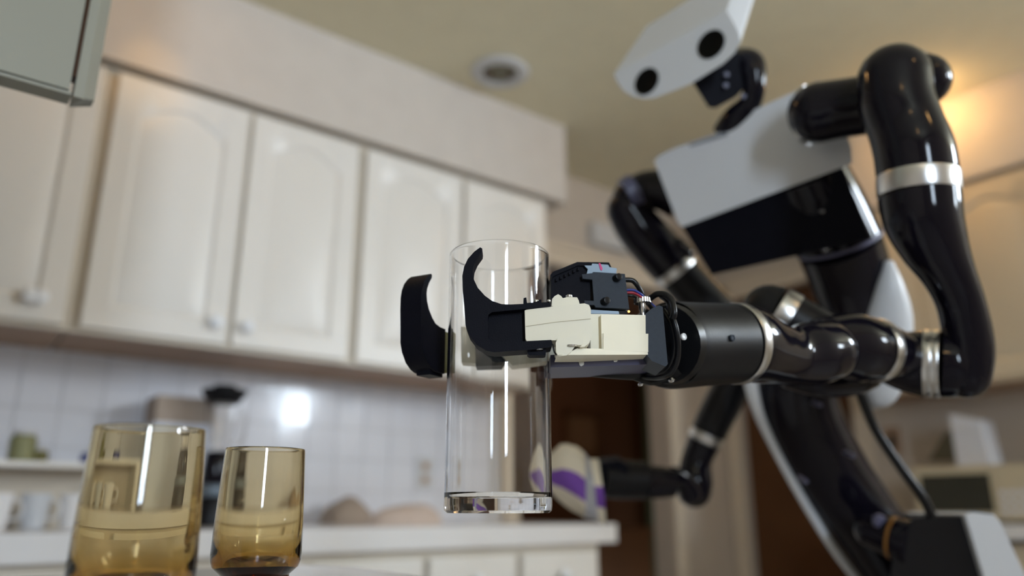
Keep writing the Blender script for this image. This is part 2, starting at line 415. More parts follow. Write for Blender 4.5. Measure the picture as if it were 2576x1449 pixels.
obj('gap_strip', boxes(((xg-.003, nY+.012, nz0+.03), (xg+.002, nY+.03, ZC-.001))), M['dark'], hc)

# ------------------------------------------------------------------ small background things
# ceiling fitting
vc = CAMPOS + ray(1258, 178)*((ZC-H)/ray(1258, 178).z)
v = thing('ceiling_vent', 'round white fitting on the ceiling above the vase', 'ceiling fitting', vc)
dn = Vector((0, 0, -1))
obj('rim', lathe([(.105, 0), (.11, .006), (.10, .016), (.07, .018), (.062, .006), (.062, 0)], vc, 40, None, dn), M['vent'], v)
obj('inner_cone', lathe([(.061, .001), (.045, .014), (.02, .018), (.0001, .018)], vc, 32, None, dn), M['dimhole'], v)
for s in (-1, 1): obj('slot', obox(vc+Vector((.036*s*Rt.x, .036*s*Rt.y, -.014)), Rt, h2, Vector((0, 0, 1)), .014, .03, .01), M['dark'], v, bevel=.002)
# chime box above the doorway
a = onY(1482, 568, Y1-.02); b = onY(1578, 640, Y1-.02)
cb = tag(obj('wall_box', boxes(((2.43, Y1-.045, H+1.235), (2.70, Y1-.001, H+1.345))), M['vent'], None, bevel=.006), 'small pale rectangular box on the wall above the doorway', 'wall box')
# outlet
def wall_plate(label, lo, hi, ax):
    t = tag(obj('outlet_plate', boxes((lo, hi)), M['vent'], None, bevel=.002), label, 'outlet'); return t
op = onY(1070, 1190, Y1-.012)
o_ = wall_plate('small outlet plate on the back wall left of the clear vase', (op.x-.035, Y1-.012, op.z-.057), (op.x+.035, Y1-.004, op.z+.057), 0)
for s in (-1, 1): obj('socket', boxes(((op.x-.014, Y1-.014, op.z+s*.025-.013), (op.x+.014, Y1-.0115, op.z+s*.025+.013))), M['under'], o_, bevel=.001)
# blender
bx = onY(532, 1300, 2.28); bc = Vector((bx.x, 2.28, WT))
bl = thing('blender', 'dark countertop blender with a clear jar and black lid behind the glasses', 'blender', bc)
s_ = (bx-CAMPOS).dot(Fw)/FPX                     # metres per pixel there
obj('base', lathe([(38*s_, 0), (42*s_, 6*s_), (40*s_, 66*s_), (36*s_, 72*s_)], bc, 32), M['satin'], bl)
obj('base_ring', lathe([(40*s_, 0), (41*s_, 3*s_), (41*s_, 24*s_), (38*s_, 28*s_)], bc+Vector((0, 0, 73*s_)), 32), M['alu'], bl)
obj('collar', lathe([(34*s_, 0), (36*s_, 5*s_), (31*s_, 75*s_), (27*s_, 82*s_)], bc+Vector((0, 0, 102*s_)), 32), M['black'], bl)
jz = bc+Vector((0, 0, 185*s_))
obj('jar', lathe([(26*s_, 0), (42*s_, 120*s_), (40*s_, 120*s_), (24*s_, 3*s_)], jz, 40), M['jar'], bl)
obj('lid', lathe([(38*s_, 0), (40*s_, 4*s_), (56*s_, 26*s_), (57*s_, 36*s_), (30*s_, 40*s_), (28*s_, 48*s_), (.0001, 49*s_)], jz+Vector((0, 0, 121*s_)), 40), M['satin'], bl)
obj('handle', tube([(jz+Vector((36*s_, 0, 105*s_)), 5*s_), (jz+Vector((58*s_, 0, 95*s_)), 6*s_), (jz+Vector((54*s_, 0, 30*s_)), 6*s_), (jz+Vector((28*s_, 0, 20*s_)), 5*s_)], seg=10), M['jar'], bl)
# cardboard box
c0 = onY(385, 1000, 2.42); c1 = onY(462, 1240, 2.42)
t = tag(obj('cardboard_box', boxes(((c0.x, 2.36, WT), (c1.x+.04, 2.49, c0.z))), M['paper'], None, bevel=.003), 'tall pale carton with a brown top band left of the blender', 'carton')
obj('top_band', boxes(((c0.x-.001, 2.358, c0.z-.075), (c1.x+.041, 2.492, c0.z+.001))), M['card'], t)
# low white range-like unit on the left of the worktop
l0 = onY(-60, 1168, 2.25); l1 = onY(345, 1168, 2.25)
lx = thing('counter_rack', 'low pale rack with hanging utensils on the worktop at the far left', 'rack', (l0.x*.5+l1.x*.5, 2.27, WT))
lz = l1.z
obj('shelf', boxes(((l0.x, 2.25, lz-.014), (l1.x, 2.40, lz))), M['cab'], lx, bevel=.003)
for x in (l0.x, l1.x-.014): obj('side_panel', boxes(((x, 2.25, WT), (x+.014, 2.40, lz-.0145))), M['cab'], lx)
obj('back_board', boxes(((l0.x+.015, 2.385, WT), (l1.x-.015, 2.399, lz-.0145))), M['trim'], lx)
def jar(px, wpx, hpx, m1, label, cat='jar', name='jar'):
    p = onY(px, 1165, 2.32); s = (p-CAMPOS).dot(Fw)/FPX; c = Vector((p.x, 2.32, lz)); r = wpx*s/2; h = hpx*s
    t = thing(name, label, cat, c)
    obj('body', lathe([(r*.8, 0), (r, h*.1), (r, h*.75), (r*.8, h*.85)], c, 24), m1, t)
    obj('lid', lathe([(r*.82, 0), (r*.86, h*.03), (r*.82, h*.14), (r*.1, h*.16)], c+Vector((0, 0, h*.852)), 24), M['vent'], t)
jar(50, 60, 78, M['yellow'], 'squat jar with a pale lid on the left rack')
jar(98, 36, 34, M['olive'], 'small dark olive pot on the left rack', 'pot', 'pot')
jar(222, 40, 30, M['blue'], 'small dark blue pot on the rack beside the nearer glass', 'pot', 'pot')
for i, px in enumerate((0, 96, 192)):
    p = onY(px, 1235, 2.27); c = Vector((p.x, 2.27, WT))
    t = thing('cup', 'pale cup under the rack shelf, %s from the left' % ('first', 'second', 'third')[i], 'cup', c, 'pale cups under the counter rack')
    obj('cup_body', lathe([(.022, 0), (.026, .004), (.034, .085), (.031, .085), (.023, .006), (.0001, .006)], c, 24), M['shell' if i % 2 else 'top'], t)
    obj('handle', tube([(c+Vector((.030, 0, .07)), .003), (c+Vector((.05, -.01, .06)), .003), (c+Vector((.048, -.01, .03)), .003), (c+Vector((.027, 0, .022)), .003)], seg=8), M['top'], t)
# soft bag on the worktop
def lump(cx_, y, px, hgt, wid, dep, seed, name, label, cat, m):
    bm = bmesh.new(); bmesh.ops.create_icosphere(bm, subdivisions=4, radius=1)
    for v in bm.verts:
        n = noise.noise(v.co*.9+Vector((seed, 0, 0)))*.25 + noise.noise(v.co*4+Vector((0, seed, 0)))*.05
        q = v.co*(1+n); v.co = Vector((px+q.x*wid, y+q.y*dep, WT+max(q.z, 0)*hgt))
    bmesh.ops.remove_doubles(bm, verts=bm.verts, dist=.0008)
    return tag(obj(name, bm, m), label, cat)
l_ = onY(875, 1300, 2.40); r_ = onY(1025, 1300, 2.12)
lump(0, 2.40, l_.x, .085, .085, .07, 3.1, 'bag', 'greyish soft crumpled bag lying on the worktop left of the vase', 'bag', M['card'])
lump(0, 2.12, r_.x, .062, .125, .06, 9.7, 'bread_loaf', 'long low beige bundle lying on the worktop behind the vase', 'bundle', M['bag'])
# right side counter: microwave
Xm = 2.95
ya = onX(2308, 1240, Xm).y; yb = onX(2502, 1240, Xm).y
mz1 = onX(2400, 1172, Xm).z; 
mw = thing('microwave', 'cream microwave with a dark window on the end worktop', 'microwave', (Xm+.17, (ya+yb)/2-.05, WT))
obj('body', boxes(((Xm+.012, yb-.13, WT+.008), (Xm+.37, ya+.01, mz1))), M['cream'], mw, bevel=.008)
obj('door', boxes(((Xm, yb-.005, WT+.012), (Xm+.0115, ya+.006, mz1-.004))), M['cream'], mw, bevel=.003)
obj('window', boxes(((Xm-.003, yb+.008, WT+.035), (Xm-.0005, ya-.018, mz1-.03))), M['mwglass'], mw, bevel=.001)
kp = obj('control_panel', boxes(((Xm, yb-.125, WT+.012), (Xm+.0115, yb-.007, mz1-.004))), M['cream'], mw)
for i in range(3):
    for j in range(3):
        obj('button', boxes(((Xm-.002, yb-.035-.03*i, WT+.03+.03*j), (Xm-.0001, yb-.015-.03*i, WT+.048+.03*j))), M['paper'], kp)
for i in (0, 1): obj('foot', boxes(((Xm+.03, ya-.03-i*.3, WT+.0005), (Xm+.06, ya-.005-i*.3, WT+.0075))), M['rubber'], mw)
# white carton on the microwave
q0 = onX(2405, 1150, Xm+.1).y; q1 = onX(2488, 1150, Xm+.1).y; qz = onX(2400, 1040, Xm+.1).z
cz = tag(obj('carton', prism([Vector((Xm+.1, q0, mz1+.001)), Vector((Xm+.1, q1, mz1+.001)), Vector((Xm+.1, q1+.012, qz-.03)), Vector((Xm+.1, q0+.0, qz))], (.12, 0, 0)), M['paper'], None, bevel=.003), 'white slanted-top carton standing on the microwave', 'carton')
obj('flap', prism([Vector((Xm+.098, q0, qz-.055)), Vector((Xm+.098, q1+.012, qz-.075)), Vector((Xm+.098, q1+.012, qz-.079)), Vector((Xm+.098, q0, qz-.059))], (.001, 0, 0)), M['vent'], cz)
# switch
sw = onX(2245, 1110, X1-.008)
s2 = tag(obj('light_switch', boxes(((X1-.008, sw.y-.035, sw.z-.06), (X1-.001, sw.y+.035, sw.z+.06))), M['under'], None, bevel=.002), 'narrow tan switch plate on the end wall beside the black cable', 'switch')
obj('rocker', boxes(((X1-.013, sw.y-.012, sw.z-.03), (X1-.0085, sw.y+.012, sw.z+.03))), M['satin'], s2, bevel=.001)
# dark leaning utensil
u0 = onX(2345, 1150, 3.2); u1 = onX(2382, 1090, 3.2)
# slanted tray leaning behind microwave
tg = tag(obj('tray', prism([onX(2335, 1160, 3.25), onX(2405, 1160, 3.25), onX(2395, 1085, 3.25), onX(2378, 1085, 3.25)], (.012, 0, 0)), M['dimhole'], None, bevel=.002), 'grey-brown slanted tray leaning behind the microwave', 'tray')
# bottle at right edge
bt = onX(2590, 1230, 2.98); bcn = Vector((2.98, yb-.19, WT))
tb = thing('bottle', 'dark brown bottle standing at the right edge beside the microwave', 'bottle', bcn)
obj('bottle_body', lathe([(.03, 0), (.034, .005), (.034, .12), (.03, .15), (.013, .185), (.013, .225)], bcn, 28), M['dark'], tb)
obj('cap', lathe([(.0145, 0), (.0145, .02), (.012, .022), (.0001, .022)], bcn+Vector((0, 0, .2255)), 20), M['satin'], tb)
# things in the hall
hY = Y1+1.7
pa = onY(1422, 1035, hY-.03); pb = onY(1510, 1150, hY-.03)
pf = thing('picture', 'small framed picture hanging on the dark hall wall beside the vase', 'picture', ((pa.x+pb.x)/2, hY-.02, pb.z))
obj('picture_frame', boxes(((pa.x, hY-.03, pb.z), (pa.x+.03, hY-.002, pa.z)), ((pb.x-.03, hY-.03, pb.z), (pb.x, hY-.002, pa.z)), ((pa.x, hY-.03, pb.z), (pb.x, hY-.002, pb.z+.03)), ((pa.x, hY-.03, pa.z-.03), (pb.x, hY-.002, pa.z))), M['dark'], pf)
obj('canvas', boxes(((pa.x+.03, hY-.015, pb.z+.03), (pb.x-.03, hY-.003, pa.z-.03))), M['picture'], pf)
ca = onY(1625, 1200, hY-.15).x; cb_ = onY(1668, 1200, hY-.15).x
bm = bmesh.new(); ps = []
n = 30
for i in range(n+1):
    t = i/n; ps.append((ca+(cb_-ca)*t, hY-.15+.02*math.sin(t*22)))
rg = [[Vector((x, y, z)) for x, y in ps]+[Vector((x, y+.004, z)) for x, y in ps[::-1]] for z in (.05, 2.2)]
tag(obj('curtain', rings_to_bm(rg), M['green']), 'dim green curtain in the hall beyond the doorway', 'curtain')
hs = onY(1535, 1180, hY-.4)
sb = thing('side_table', 'dark wooden chest standing in the hall behind the cloth-wrapped hand', 'chest', (hs.x, hY-.25, 0))
obj('body', boxes(((hs.x-.35, hY-.45, .1), (hs.x+.33, hY-.02, .80))), M['dark'], sb, bevel=.005)
for sx in (-.33, .27):
    for sy in (-.43, -.08): obj('leg', boxes(((hs.x+sx, hY+sy, 0), (hs.x+sx+.04, hY+sy+.04, .099))), M['dark'], sb)
obj('tabletop', boxes(((hs.x-.37, hY-.47, .801), (hs.x+.35, hY-.01, .83))), M['dark'], sb, bevel=.004)
lamp('hall_fill', (2.6, Y1+1.0, 2.1), 5, (1, .6, .3), .05)  # added unseen fill that brightens the hall and its picture
# recessed lamps
def downlight(x, y, label, power, spot=math.radians(120), aim=None):
    c = Vector((x, y, ZC)); t = thing('ceiling_lamp', label, 'ceiling lamp', c, 'recessed warm ceiling lamps')
    obj('trim_ring', lathe([(.055, 0), (.075, .0), (.075, .005), (.055, .007)], c, 32, None, dn, closed=True), M['vent'], t)
    bb = obj('bulb', lathe([(.03, .001), (.03, .01), (.018, .018), (.0001, .02)], c, 20, None, dn), em, t)
    lamp('warm_lamp', c+Vector((0, 0, -.045)), power, spot=None)
em = bpy.data.materials.new('bulb_glow'); em.use_nodes = True
eb = em.node_tree.nodes['Principled BSDF']; eb.inputs['Emission Color'].default_value = (1, .55, .2, 1); eb.inputs['Emission Strength'].default_value = 60
downlight(2.83, 1.10, 'warm ceiling lamp close to the end-wall soffit, behind the robot shoulder', 2.0)
downlight(.9, -1.2, 'warm ceiling lamp behind the camera on the right', .9)
downlight(-.8, -1.2, 'warm ceiling lamp behind the camera on the left', .9)

tgt = onY(385, 185, SY)
downlight(tgt.x-.1, 1.72, 'added ceiling fitting above the left wall cabinets, out of view, for the warm soffit patch', 0)
lamp('soffit_glow_spot', (tgt.x-.1, 1.72, ZC-.04), 3, spot=math.radians(26), aim=tgt)  # added out-of-view spot that makes the warm patch on the soffit
# ------------------------------------------------------------------ drinking glasses and vase
ts = 1.0
def tumbler(px, py, d, label):
    p = P(px, py, d); c = Vector((p.x, p.y, PW+.0005))
    w0 = .0022
    outer = [(.0001, .002), (.024, .0), (.0275, .001), (.0285, .004), (.0275, .012), (.0275, .0165), (.031, .0195), (.0345, .023), (.0362, .028), (.0365, .034), (.0358, .060), (.0345, .090), (.0335, .110), (.0332, .1165), (.0331, .1176), (.0328, .1185)]
    inner = [(.0316, .1187), (.0309, .1180), (.0310, .1165), (.0313, .110), (.0322, .0900), (.0330, .060), (.0326, .045), (.031, .034), (.027, .0255), (.016, .0225), (.0001, .0215)]
    bm = lathe(outer+inner, c, 64)
    return tag(obj('drinking_glass', bm, M['amber']), label, 'glass', 'smoky brown tumblers')
tumbler(333, 1440, .463, 'larger-looking amber-brown tumbler in front at the lower left')
tumbler(645, 1400, .632, 'farther amber-brown tumbler with a pinched foot, right of the other')
vb = P(1253, 1284, .62); r = .0445
vtop = None
vc_ = Vector((vb.x, vb.y, vb.z-.002))
lo_, hi_ = .1, .4
for _ in range(40):
    m_ = (lo_+hi_)/2; q = vc_+Vector((0, 0, m_))-CAMPOS; y = CY-FPX*q.dot(Up)/q.dot(Fw)
    if y > 643: lo_ = m_
    else: hi_ = m_
VH = m_
wv = .0022
vase = tag(obj('glass_vase', lathe([(.0001, .0015), (r*.8, .001), (r*.94, .0), (r*.99, .002), (r, .006), (r, .008), (r, .010), (r, VH-.004), (r, VH-.001), (r-.0008, VH), (r-wv+.0006, VH), (r-wv, VH-.001), (r-wv, VH-.004), (r-wv, .021), (r-wv, .0185),
        (r-wv, .016), (r-wv-.003, .0125), (r*.7, .0115), (.0001, .012)], vc_, 96), M['glass']), 'tall clear glass cylinder vase held up by the robot fingers', 'vase')
VD = (vc_-CAMPOS).dot(h2)

# ------------------------------------------------------------------ the robot
base = P(2420, 1500, 1.2); base.z = 0
rb = thing('robot', 'white and black humanoid robot with glossy jointed arms, holding the clear vase', 'robot', base)
def R_(name, bm, m, parent=None, bevel=0, sharp=.6): return obj(name, bm, m, parent or rb, bevel, sharp)

# near finger
F1 = [(1208, 622), (1213, 625), (1212, 633), (1199, 651), (1191, 669), (1189, 684), (1192, 703), (1202, 724), (1220, 744), (1238, 757), (1262, 765), (1284, 766),
      (1323, 764), (1375, 760), (1384, 762), (1385, 771), (1322, 777), (1238, 785), (1229, 791), (1227, 803), (1229, 851), (1237, 861), (1325, 858), (1387, 855), (1390, 864),
      (1387, 873), (1344, 879), (1244, 886), (1223, 882), (1199, 867), (1180, 842), (1171, 818), (1168, 773), (1164, 730), (1163, 694), (1167, 672), (1177, 651), (1193, 633)]
fd = VD-r-.0215
fing = R_('finger', prism([Q(x, y, fd) for x, y in F1], h2*.019), M['matte'], bevel=.0012)
R_('finger_web', prism([Q(x, y, fd+.008) for x, y in ((1226, 782), (1326, 774), (1326, 862), (1226, 864))], h2*.008), M['matte'])
Z = Vector((0, 0, 1))
def screw(px, py, d, ax, r, parent=None, name='screw', m=None, t=.002):
    c = Q(px, py, d); bm = disc(c, ax, r, t)
    o = R_(name, bm, m or M['steel'], parent)
    return o
def clip(cx_, cy_, d, w_, h_):
    s = d/FPX
    bm = bmesh.new(); c = Q(cx_, cy_, d+.006)
    obox(c, Rt, h2, Z, w_*s, .012, h_*s, bm); return bm
c1 = R_('pin_bracket', prism([Q(x, y, fd+.004) for x, y in ((1317, 750), (1324, 748), (1326, 762), (1355, 760), (1356, 754), (1362, 753), (1363, 764), (1317, 766))], h2*.011), M['matte'])
o = screw(1349, 762, fd+.008, Z, .0022, c1, t=.0025)
c2 = R_('pin_bracket', prism([Q(x, y, fd+.004) for x, y in ((1326, 877), (1333, 876), (1335, 885), (1366, 884), (1367, 876), (1374, 876), (1373, 892), (1368, 894), (1332, 894), (1327, 890))], h2*.011), M['matte'])
screw(1357, 881, fd+.004, Z, .0036, c2, t=.002)
screw(1381, 760, fd+.004, Z, .0014, c1, t=.002)

# ivory knuckle block and its caps
kb = R_('knuckle_block', prism([Q(x, y, fd+.001) for x, y in ((1320, 781), (1325, 779), (1400, 770), (1470, 763), (1482, 767), (1486, 776), (1487, 804), (1490, 815), (1489, 845), (1483, 862), (1470, 872), (1460, 873), (1440, 860), (1400, 856), (1325, 858), (1322, 852))], h2*.026), M['resin'], bevel=.003)
M['seam'] = mat('resin_seam', rgb(196, 188, 164), .6, var=.03)
R_('seam', prism([Q(x, y, fd+.0004) for x, y in ((1323, 820), (1400, 809), (1486, 801), (1486, 802.2), (1400, 810.2), (1323, 821.2))], h2*.001), M['seam'], kb)
R_('knuckle_cap', prism([Q(x, y, fd+.006) for x, y in ((1388, 770), (1389, 752), (1395, 745), (1404, 740), (1411, 744), (1416, 750), (1428, 747), (1452, 748), (1456, 756), (1459, 768), (1430, 769), (1398, 773))], h2*.018), M['resin'], bevel=.0012)
kl = R_('knuckle_lug', prism([Q(x, y, fd-.0025) for x, y in ((1398, 862), (1404, 849), (1425, 846), (1462, 844), (1467, 850), (1468, 862), (1463, 868), (1448, 868), (1436, 886), (1425, 894), (1405, 896), (1399, 886))], h2*.02), M['resin'], bevel=.0015)
screw(1439, 871, fd-.0015, (Z-h2*.15).normalized(), .0042, kl, t=.0014)
screw(1432, 749, fd+.014, Z, .0028, t=.0022)
R_('spring_pin', tube([(Q(1391, 866, fd+.001), .0006), (Q(1394, 884, fd+.0005), .0006), (Q(1402, 896, fd+.002), .0006)], seg=8), M['rubber'])
# ivory palm body (octagonal front)
pd = fd+.012
R_('palm_body', prism([Q(x, y, pd+(x-1490)*.00018) for x, y in ((1512, 790), (1640, 793), (1652, 800), (1658, 820), (1661, 842), (1660, 872), (1656, 889), (1514, 887))], h2*.03), M['resin'], bevel=.0025)
R_('palm_ridge', prism([Q(x, y, pd-.0012+(x-1490)*.00018) for x, y in ((1518, 838), (1656, 840), (1656, 886), (1518, 883))], h2*.004), M['resin'], bevel=.0006)
R_('palm_cheek', prism([Q(x, y, pd+.010) for x, y in ((1484, 790), (1516, 790), (1516, 882), (1486, 878))], h2*.02), M['resin'], bevel=.001)
R_('palm_ledge', prism([Q(x, y, pd-.001+(x-1490)*.00018) for x, y in ((1452, 876), (1512, 877), (1640, 886), (1656, 889), (1650, 892), (1400, 893), (1430, 888))], h2*.03), M['resin'], bevel=.0008)
# slate base plate with holes/bumps below
pl = R_('base_plate', prism([Q(x, y, pd+.028+(x-1490)*.00012) for x, y in ((1385, 893), (1440, 890), (1640, 890), (1652, 915), (1600, 918), (1385, 924))], h2*.055), M['plate'], bevel=.001)
for x, y in ((1405, 903), (1452, 897), (1500, 900), (1547, 905), (1462, 915)):
    R_('stud', disc(Q(x, y, pd+.0285+(x-1490)*.00012), -h2, .0024, .0025), M['steel'], pl)
R_('lower_motor', tube([(P(1480, 935, .68), .0045), (P(1530, 930, .685), .008), (P(1600, 925, .70), .0115), (P(1660, 920, .715), .013)], r0=True), M['satin'])
R_('lower_bracket', prism([P(x, y, .69) for x, y in ((1462, 912), (1600, 905), (1650, 915), (1640, 938), (1560, 945), (1480, 944), (1462, 930))], Fw*.02), M['matte'], bevel=.002)
# servo block
sd = pd+.03
sv = R_('servo_body', prism([Q(x, y, sd+.006) for x, y in ((1386, 704), (1392, 693), (1452, 664), (1468, 660), (1484, 662), (1486, 782), (1400, 782), (1386, 776))], h2*.045), M['matte'], bevel=.0015)
R_('servo_lid', prism([Q(x, y, sd+.004) for x, y in ((1384, 692), (1390, 684), (1452, 659), (1532, 660), (1538, 672), (1454, 668), (1394, 694), (1388, 700))], h2*.05), M['matte'], bevel=.0006)
for i in range(6):
    x = 1398+i*11; R_('rib', prism([Q(x, 699-i*5.4, sd+.003), Q(x+4, 697-i*5.4, sd+.003), Q(x+4, 706-i*5.4, sd+.003), Q(x, 708-i*5.4, sd+.003)], h2*.003), M['matte'], sv)
R_('servo_plate', prism([Q(x, y, sd+.0) for x, y in ((1464, 690), (1490, 687), (1492, 684), (1572, 689), (1583, 777), (1498, 773), (1495, 767), (1471, 767), (1470, 756), (1494, 757), (1490, 703), (1466, 701))], h2*.004), M['grey'], bevel=.0005)
sp = R_('servo_back', prism([Q(x, y, sd+.009) for x, y in ((1486, 690), (1572, 690), (1582, 782), (1486, 782))], h2*.04), M['satin'], bevel=.001)
for x, y in ((1548, 701), (1518, 760)):
    b = R_('bolt', lathe([(.0032, 0), (.0034, .0035), (.003, .007), (.0022, .0072)], Q(x, y, sd+.001), 12, None, (-h2*.9+Rt*.35).normalized()), M['rubber'], sp)
tp = R_('motor_cap', prism([Q(x, y, sd+.0025) for x, y in ((1470, 668), (1488, 668), (1490, 663), (1530, 666), (1533, 672), (1552, 675), (1550, 689), (1492, 687), (1476, 689), (1479, 677))], h2*.02), M['alu'], bevel=.0006)
R_('motor_top', prism([Q(x, y, sd+.004) for x, y in ((1478, 659), (1526, 662), (1534, 671), (1490, 667))], h2*.024), M['satin'], bevel=.0005)
R_('paint_mark', prism([Q(x, y, sd+.0019) for x, y in ((1506, 662), (1510, 662), (1516, 675), (1514, 681), (1510, 678))], h2*.0004), M['pink'], tp)
R_('flat_bar', prism([Q(x, y, sd+.001) for x, y in ((1486, 779), (1556, 783), (1558, 790), (1486, 789))], h2*.02), M['alu'], bevel=.0005)
# knurled thumb screw
tsd = sd+.012
tc_ = Q(1616, 757, tsd); s = tc_.dot(Fw) and (tc_-CAMPOS).dot(Fw)/FPX
bm = bmesh.new(); nseg = 60
rg = []
for z, rr in ((0, .9), (.0006, 1), (.0045, 1), (.0052, .92)):
    rg.append([tc_+Vector((math.cos(2*math.pi*i/nseg), math.sin(2*math.pi*i/nseg), 0))*(22*s*rr*(1 if i % 2 else .965))+Z*(z-.0026) for i in range(nseg)])
th = R_('thumb_screw', rings_to_bm(rg), M['steel'])
R_('screw_stem', lathe([(.0032, 0), (.0032, .006), (.0022, .008), (.0024, .012)], Q(1616, 762, tsd), 20, None, -Z), M['steel'], th)
R_('copper_pin', disc(Q(1581, 785, sd), -h2, .0012, .002), mat('copper', (.6, .25, .06, 1), .3, metal=1), th)
# grey end bracket seen edge-on
R_('wrist_bracket', prism([Q(x, y, sd-.006) for x, y in ((1622, 791), (1640, 776), (1658, 768), (1667, 772), (1680, 916), (1674, 922), (1640, 908), (1625, 890))], h2*.045), M['grey'], bevel=.0012)
R_('wrist_disc', T([(1672, 866, .693, 98), (1684, 866, .70, 102)], per=2), M['rubber'])
# wires
def wire(pts, r, m, name='wire'):
    return R_(name, tube([(P(x, y, d), r) for x, y, d in pts], seg=12, per=8), m)
wire([(1572, 704, .655), (1592, 706, .655), (1606, 722, .655), (1620, 748, .658), (1640, 775, .67)], .0022, M['rubber'], 'cable')
wire([(1575, 730, .65), (1594, 730, .65), (1612, 740, .65), (1630, 756, .66), (1650, 775, .675)], .0011, M['blue'])
wire([(1575, 736, .65), (1594, 737, .65), (1610, 745, .65), (1626, 760, .66), (1645, 780, .675)], .0011, M['red'])
wire([(1575, 743, .652), (1592, 745, .652), (1606, 752, .655), (1622, 765, .66)], .0012, M['rubber'])
wire([(1634, 752, .665), (1652, 740, .66), (1674, 742, .655), (1690, 758, .65), (1696, 785, .645), (1692, 802, .645)], .0028, M['rubber'], 'cable')
wire([(1664, 745, .67), (1682, 760, .66), (1688, 790, .655), (1700, 825, .65), (1706, 870, .65), (1702, 910, .655), (1684, 940, .66), (1650, 950, .68), (1600, 945, .70)], .0026, M['rubber'], 'cable')
wire([(1668, 780, .665), (1688, 815, .655), (1697, 860, .652), (1692, 905, .658), (1672, 935, .668), (1630, 940, .69)], .0026, M['rubber'], 'cable')
wire([(1560, 935, .70), (1600, 950, .695), (1640, 962, .70), (1680, 950, .69)], .003, M['rubber'], 'cable')

# far finger, behind and left of the vase
A = Q(1056, 850, VD-.004)
hA = (Rt*.45+h2*.893).normalized(); nA = (Rt*.893-h2*.45).normalized()
sc2 = (fd/h2.dot(ray(1200, 760)))/FPX*1.04
def fp(x, y, off=0): return A + hA*((x-1163)*sc2) - Z*((y-812)*sc2) - nA*off
F2 = [(x, y) for x, y in F1 if x < 1240 or y > 900]
F2 = [(1208, 622), (1213, 625), (1212, 633), (1199, 651), (1191, 669), (1189, 684), (1192, 703), (1202, 724), (1220, 744), (1238, 757), (1262, 762), (1290, 762),
      (1290, 888), (1244, 888), (1223, 882), (1199, 867), (1180, 842), (1171, 818), (1168, 773), (1164, 730), (1163, 694), (1167, 672), (1177, 651), (1193, 633)]
R_('finger', prism([fp(x, y) for x, y in F2], -nA*.022), M['matte'], bevel=.0014)
R_('finger_pad', prism([fp(x, y, .002) for x, y in ((1290, 765), (1325, 768), (1325, 880), (1290, 886))], -nA*.018), M['olive'], bevel=.001)
R_('finger_foot', prism([fp(x, y, .004) for x, y in ((1232, 884), (1300, 884), (1300, 896), (1236, 897))], -nA*.014), M['matte'], bevel=.0008)
vr = VD+r
R_('rear_link', prism([Q(x, y, vr+.012) for x, y in ((1150, 822), (1200, 826), (1206, 915), (1152, 912))], h2*.018), M['resin'], bevel=.0015)
R_('rear_block', prism([Q(x, y, vr+.006) for x, y in ((1192, 846), (1272, 850), (1292, 880), (1262, 920), (1194, 922))], h2*.022), M['grey'], bevel=.0015)
R_('rear_arm', prism([Q(x, y, vr-.002+.0*(x-1290)) for x, y in ((1262, 893), (1330, 878), (1420, 872), (1470, 880), (1440, 903), (1290, 920))], h2*.022), M['resin'], bevel=.0015)

# near forearm and wrists
fa = R_('forearm_shell', T([(1683, 867, .712, 108), (1690, 868, .715, 110), (1760, 866, .737, 105), (1838, 864, .760, 101)], per=4, seg=64), M['satin'])
def ax(a, b): return (Vector(b)-Vector(a)).normalized()
a_ = P(1842, 864, .761); b_ = P(1861, 864, .7672)
R_('ring', band(a_, b_, .0412), M['ringm'])
axis = (b_-a_).normalized()
def skin(px, py, lst_d, r): 
    q = P(px, py, lst_d); return q
for px, py, d, m, rr in ((1720, 847, .684, M['bright'], .0030), (1843, 850, .722, M['grey'], .0032), (1690, 957, .697, M['steel'], .0028), (1612, 975-8, .70, M['steel'], .0025)):
    n_ = (CAMPOS-P(px, py, d)); n_ = (n_-axis*n_.dot(axis)).normalized()
    if py > 900: n_ = (n_*.5 - Z*.87).normalized()
    # seat the screw on the shell: nearest point of the axis, then out by the radius
    p0 = P(1690, 868, .715); q = P(px, py, d); tt = (q-p0).dot(axis); cen = p0+axis*tt
    rad = .0413-.0*tt
    # intersect the view ray with the cylinder
    best = None
    rr_ = ray(px, py)
    for k in range(400):
        q = CAMPOS+rr_*(.62+k*.0004); w_ = (q-p0); w_ -= axis*w_.dot(axis)
        if w_.length < rad: best = q; break
    if best is None: continue
    w_ = (best-p0); nn = (w_-axis*w_.dot(axis)).normalized()
    s_o = R_('screw', lathe([(rr, -.001), (rr, .0006), (rr*.7, .001), (rr*.45, .0003), (.0001, .0003)], best, 20, None, nn), m, fa)
R_('wrist_link', T([(1858, 864, .767, 100), (1880, 866, .775, 97), (1930, 882, .795, 84), (1985, 896, .815, 73), (2040, 890, .83, 80), (2078, 884, .84, 76)], r1=True, seg=64), M['black'])
R_('wrist_link', T([(2085, 868, .875, 74), (2140, 873, .885, 86), (2185, 879, .895, 82)], seg=64, r0=True), M['black'])
R_('ring', band(P(2186, 879, .896), P(2206, 881, .903), .0382), M['ringm'])
R_('wrist_link', T([(2206, 881, .904, 78), (2240, 888, .91, 66), (2262, 894, .915, 60)], seg=48, r1=True), M['black'])
R_('wrist_motor', T([(2090, 870, .92, 66), (2040, 840, .93, 70), (1985, 808, .94, 70)], seg=48), M['satin'])
R_('ring', band(P(1986, 808, .94), P(1950, 788, .946), .0357), M['ringm'])
R_('wrist_cap', T([(1950, 788, .947, 70), (1935, 782, .95, 66)], seg=48, r1=True, per=2), M['satin'])
